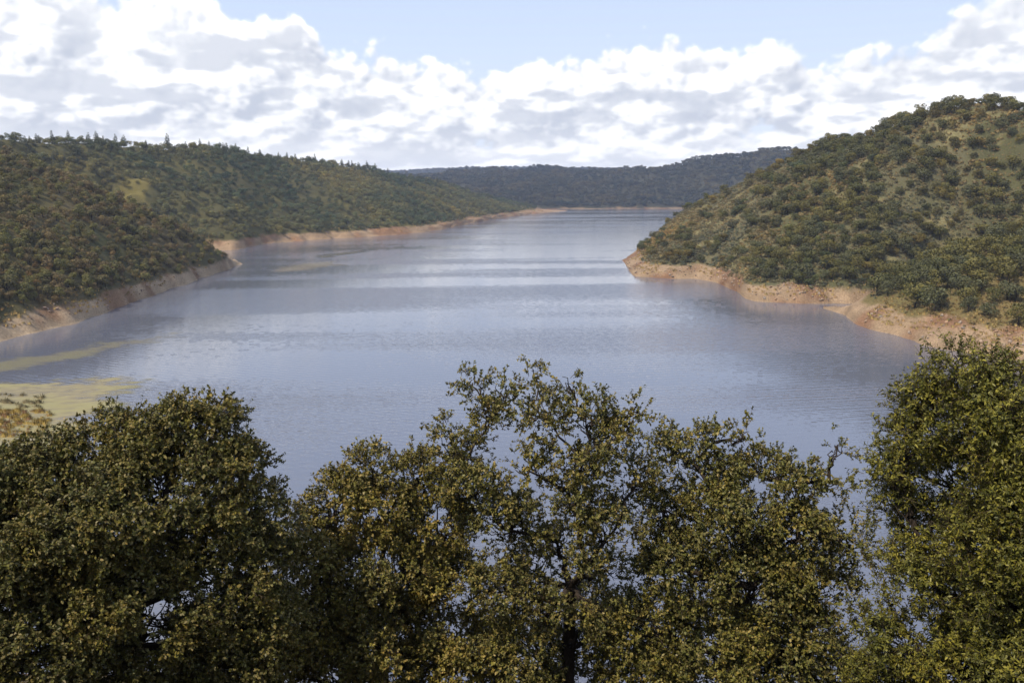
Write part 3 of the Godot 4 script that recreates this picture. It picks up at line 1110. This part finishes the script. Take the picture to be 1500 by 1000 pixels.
	# the tall one with narrow leaves
	near_tree("narrow_leaved_tree", "tall tree with fresh green narrow leaves and a slanting dark limb", foot.call(1440.0, 10.8), at_range(1440, 900, 10.8), [
		[1400, 547, 42, 10.8, 0.9], [1440, 557, 44, 10.8, 0.9], [1360, 602, 48, 10.8, 0.85], [1425, 627, 58, 11.7, 0.9], [1339, 652, 48, 10.9, 0.75], [1480, 602, 58, 10.6, 0.95], [1314, 702, 40, 10.9, 0.7], [1385, 712, 70, 11.8, 0.85],
		[1450, 712, 74, 11.6, 0.85], [1500, 712, 50, 10.3, 0.9], [1535, 662, 80, 10.5, 1.0], [1334, 760, 52, 10.8, 0.75], [1400, 790, 66, 11.6, 0.6], [1500, 800, 90, 10.5, 0.95], [1354, 850, 62, 10.7, 0.75], [1430, 890, 70, 11.4, 0.6], [1540, 900, 100, 10.5, 1.0],
		[1344, 950, 70, 10.6, 0.9], [1420, 990, 80, 10.5, 0.95], [1500, 1000, 90, 10.4, 1.0], [1304, 1010, 60, 10.7, 0.9], [1600, 760, 110, 10.6, 1.0]],
		tall, 0.16, Color(0.95, 0.97, 0.9), 3105)

# ---------------------------------------------------------------- shore and weed
func make_shore() -> void:
	# loose stones on the bare banks
	rng.seed = 7100
	var stone := StandardMaterial3D.new()
	stone.vertex_color_use_as_albedo = true
	stone.roughness = 0.9
	stone.metallic_specular = 0.25
	var kinds := []
	for k in 4:
		var sm := SphereMesh.new()
		sm.radial_segments = 7
		sm.rings = 4
		sm.radius = 0.5
		sm.height = 1.0
		var a := sm.get_mesh_arrays()
		var v: PackedVector3Array = a[Mesh.ARRAY_VERTEX]
		var lump := noise(300 + k, 0.6, 2)
		var c := PackedColorArray()
		for i in v.size():
			v[i] *= 1.0 + 0.7 * lump.get_noise_3dv(v[i])
			v[i].y *= 0.65
			c.append(Color(1, 1, 1))
		a[Mesh.ARRAY_VERTEX] = v
		var st := SurfaceTool.new()
		st.create_from_arrays(a)
		st.generate_normals()
		kinds.append(mesh_of(v, st.commit_to_arrays()[Mesh.ARRAY_NORMAL], c, a[Mesh.ARRAY_INDEX]))
	var root := thing("shore_stones_rubble")
	tag(root, "loose orange and grey stones lying on the bare shores", "", "", "stuff")
	var where := [[], [], [], []]
	var tint := [[], [], [], []]
	for s in [["open_hill", 1.0, 7.2, 34.0, 0.45], ["low_spur", 1.0, 19.0, 34.0, 0.3], ["near_spur", 1.3, -36.0, -15.2, 0.14], ["far_slope", 3.0, -20.0, 4.0, 0.2]]:
		var seen := spots(s[0], s[1], s[2], s[3], -20.0, func(x: float, y: float, z: float, az: float) -> float:
			var n := stony.get_noise_2d(x, z)
			if y > 5.2 + 3.0 * n or rng.randf() > s[4] + 1.1 * n:
				return -1.0
			return 0.18 + 1.0 * pow(rng.randf(), 4.0))
		for p in seen:
			var k := rng.randi() % 4
			where[k].append(Transform3D(Basis(ball(), rnd(0, TAU)).scaled(Vector3.ONE * p[1]), p[0] + Vector3.UP * p[1] * 0.1))
			var g := rnd(0.6, 1.2)
			var col := Color(0.33, 0.21, 0.13).lerp(Color(0.26, 0.22, 0.185), rng.randf())
			tint[k].append(Color(col.r * g, col.g * g, col.b * g))
	for k in 4:
		many("stones", kinds[k], stone, where[k], tint[k], root)
	# tufts of dry grass and rusty herbs along the upper edge of the banks
	var tuft := []
	for k in 3:
		rng.seed = 7200 + k
		var v := PackedVector3Array()
		var n := PackedVector3Array()
		var c := PackedColorArray()
		var idx := PackedInt32Array()
		for j in 34:
			var a := rnd(0, TAU)
			var q := Vector3(cos(a), 0, sin(a)) * rnd(0.0, 0.45)
			var tip := q + Vector3(cos(a) * rnd(0.1, 0.4), rnd(0.5, 1.0), sin(a) * rnd(0.1, 0.4))
			var s := Vector3(-sin(a), 0, cos(a)) * 0.05
			var b := v.size()
			v.append_array([q - s, q + s, tip])
			var nn := (Vector3(cos(a), 0.6, sin(a))).normalized()
			var col := tone_of([Color(0.36, 0.26, 0.09), Color(0.28, 0.24, 0.08), Color(0.30, 0.17, 0.07)])
			for i in 3:
				n.append(nn)
				c.append(col)
			idx.append_array([b, b + 1, b + 2])
		tuft.append(mesh_of(v, n, c, idx))
	var tw := [[], [], []]
	var tc := [[], [], []]
	rng.seed = 7300
	for s in [["open_hill", 1.6, 7.2, 34.0, 0.5], ["low_spur", 1.5, 19.0, 34.0, 0.6], ["near_spur", 1.6, -36.0, -15.2, 0.5], ["far_slope", 3.2, -20.0, 2.0, 0.45]]:
		for p in spots(s[0], s[1], s[2], s[3], -20.0, func(x: float, y: float, z: float, az: float) -> float:
			var n := tint_noise.get_noise_2d(x * 2.0, z * 2.0)
			if y < 2.2 - 2.0 * n or y > 8.5 or rng.randf() > s[4] + 1.2 * n:
				return -1.0
			return rnd(0.5, 1.2)):
			var k := rng.randi() % 3
			tw[k].append(Transform3D(Basis(Vector3.UP, rnd(0, TAU)).scaled(Vector3(1.3, 0.9, 1.3) * p[1]), p[0]))
			var g := rnd(0.7, 1.2)
			tc[k].append(Color(g, g, g))
	for s in [["open_hill", 1.15, 7.2, 34.0], ["low_spur", 1.15, 19.0, 34.0]]:
		for p in spots(s[0], s[1], s[2], s[3], 8.0, func(x: float, y: float, z: float, az: float) -> float:
			if y < 5.5 or rng.randf() > 0.55 + 1.0 * tint_noise.get_noise_2d(x * 3.0, z * 3.0):
				return -1.0
			return rnd(0.35, 0.8)):
			var k := rng.randi() % 3
			tw[k].append(Transform3D(Basis(Vector3.UP, rnd(0, TAU)).scaled(Vector3(1.3, 0.8, 1.3) * p[1]), p[0]))
			var g := rnd(0.35, 0.75)
			tc[k].append(Color(g, g * 0.98, g * 1.1))
	var grass := thing("dry_grass")
	tag(grass, "tawny dry grass and herbs above the shores and over the open hill", "", "", "stuff")
	for k in 3:
		many("tufts", tuft[k], leafy, tw[k], tc[k], grass)

func weed(label: String, edge: Array, cell: float, full: float, col: Color, col2: Color, seed_: int, rise: float) -> void:
	# a mat of water weed on the surface: a ragged sheet with holes and loose bits at its rim
	var poly := PackedVector2Array()
	for e in edge:
		var p := on_level(e[0], e[1])
		poly.append(Vector2(p.x, p.z))
	var lo := poly[0]
	var hi := poly[0]
	for p in poly:
		lo = lo.min(p)
		hi = hi.max(p)
	lo -= Vector2(8, 8)
	hi += Vector2(8, 8)
	var broad := noise(seed_, 13.0, 4)
	var fine := noise(seed_ + 1, 2.2, 3)
	var v := PackedVector3Array()
	var n := PackedVector3Array()
	var c := PackedColorArray()
	var idx := PackedInt32Array()
	var nx := int((hi.x - lo.x) / cell) + 1
	var nz := int((hi.y - lo.y) / cell) + 1
	for i in nx:
		for j in nz:
			var p := lo + Vector2(i, j) * cell
			var d := 1e9
			for k in poly.size():
				d = minf(d, p.distance_to(Geometry2D.get_closest_point_to_segment(p, poly[k], poly[(k + 1) % poly.size()])))
			if not Geometry2D.is_point_in_polygon(p, poly):
				d = -d
			var b := broad.get_noise_2d(p.x * 0.5, p.y)
			var f := fine.get_noise_2d(p.x * 0.6, p.y)
			var a := smoothstep(-1.5, 4.5, d + b * 7.0 + f * 3.5) * full * clampf(0.95 + b * 0.4 + f * 0.5, 0.0, 1.1)
			v.append(Vector3(p.x, rise, p.y))
			n.append(Vector3(f * 0.2, 1, b * 0.2).normalized())
			var k := col.lerp(col2, clampf(0.5 + b * 1.4 + f * 0.5, 0.0, 1.0))
			c.append(Color(k.r, k.g, k.b, clampf(a, 0.0, 1.0)))
	for i in nx - 1:
		for j in nz - 1:
			var q := i * nz + j
			if c[q].a + c[q + 1].a + c[q + nz].a + c[q + nz + 1].a > 0.01:
				idx.append_array([q, q + nz, q + 1, q + 1, q + nz, q + nz + 1])
	var m := StandardMaterial3D.new()
	m.vertex_color_use_as_albedo = true
	m.transparency = BaseMaterial3D.TRANSPARENCY_ALPHA
	m.roughness = 0.7
	m.metallic_specular = 0.3
	var root := thing("water_weed")
	shape("mat", mesh_of(v, n, c, idx), m, root)
	tag(root, label, "water weed", "floating weed in the bay")

func make_weed() -> void:
	var tan_ := Color(0.29, 0.245, 0.145)
	var gold := Color(0.25, 0.225, 0.11)
	var grey := Color(0.22, 0.19, 0.15)
	weed("wide tan mat of floating weed in the bay behind the broad dark oak", [[-160, 571], [0, 562], [90, 556], [200, 548], [195, 562], [168, 588], [145, 615], [100, 645], [40, 680], [-160, 690]], 0.7, 0.85, tan_, gold, 411, 0.02)
	weed("thin pale streak of weed lying along the bay off the sandy shore", [[-120, 548], [0, 529], [70, 518], [150, 503], [255, 488], [262, 493], [150, 515], [70, 533], [0, 548], [-120, 568]], 0.7, 0.38, tan_, gold, 421, 0.02)
	weed("faint drift of weed off the point of the wooded spur", [[405, 392], [440, 386], [492, 382], [500, 388], [470, 393], [430, 398], [400, 400]], 1.2, 0.42, tan_, grey, 431, 0.02)
	weed("dark thin line of weed beyond the point of the wooded spur", [[462, 374], [490, 371], [548, 364.5], [552, 366], [500, 374], [468, 378]], 1.2, 0.75, Color(0.06, 0.06, 0.045), Color(0.10, 0.09, 0.06), 441, 0.02)
	# herbs growing out of the mat
	rng.seed = 7400
	var v := PackedVector3Array()
	var n := PackedVector3Array()
	var c := PackedColorArray()
	var idx := PackedInt32Array()
	for j in 60:
		var a := rnd(0, TAU)
		var q := Vector3(cos(a), 0, sin(a)) * rnd(0.0, 0.7)
		var tip := q + Vector3(cos(a) * rnd(0.1, 0.5), rnd(0.3, 0.8), sin(a) * rnd(0.1, 0.5))
		var s := Vector3(-sin(a), 0, cos(a)) * 0.05
		var b := v.size()
		v.append_array([q - s, q + s, tip])
		for i in 3:
			n.append(Vector3(cos(a), 0.7, sin(a)).normalized())
			c.append(Color.WHITE)
		idx.append_array([b, b + 1, b + 2])
	var herb := mesh_of(v, n, c, idx)
	var rust := [[], []]
	var tint := [[], []]
	for j in 300:
		var p := on_level(rnd(-60, 74), rnd(601, 640)) if j < 240 else on_level(rnd(-60, 66), rnd(578, 598))
		p.y = 0.0
		rust[0].append(Transform3D(Basis(Vector3.UP, rnd(0, TAU)).scaled(Vector3.ONE * rnd(0.5, 1.1)), p))
		var k := rnd(0.7, 1.2)
		tint[0].append(Color(0.34 * k, 0.24 * k, 0.055 * k) if j < 190 else Color(0.22 * k, 0.12 * k, 0.05 * k) if j < 240 else Color(0.22 * k, 0.18 * k, 0.09 * k))
	var reeds := thing("reeds_undergrowth")
	tag(reeds, "rusty yellow marsh herbs growing out of the weed mat", "", "", "stuff")
	many("tufts", herb, leafy, rust[0], tint[0], reeds)

func _ready() -> void:
	make_view()
	make_hills()
	make_land()
	make_water()
	make_kinds()
	make_woods()
	make_near_trees()
	make_shore()
	make_weed()
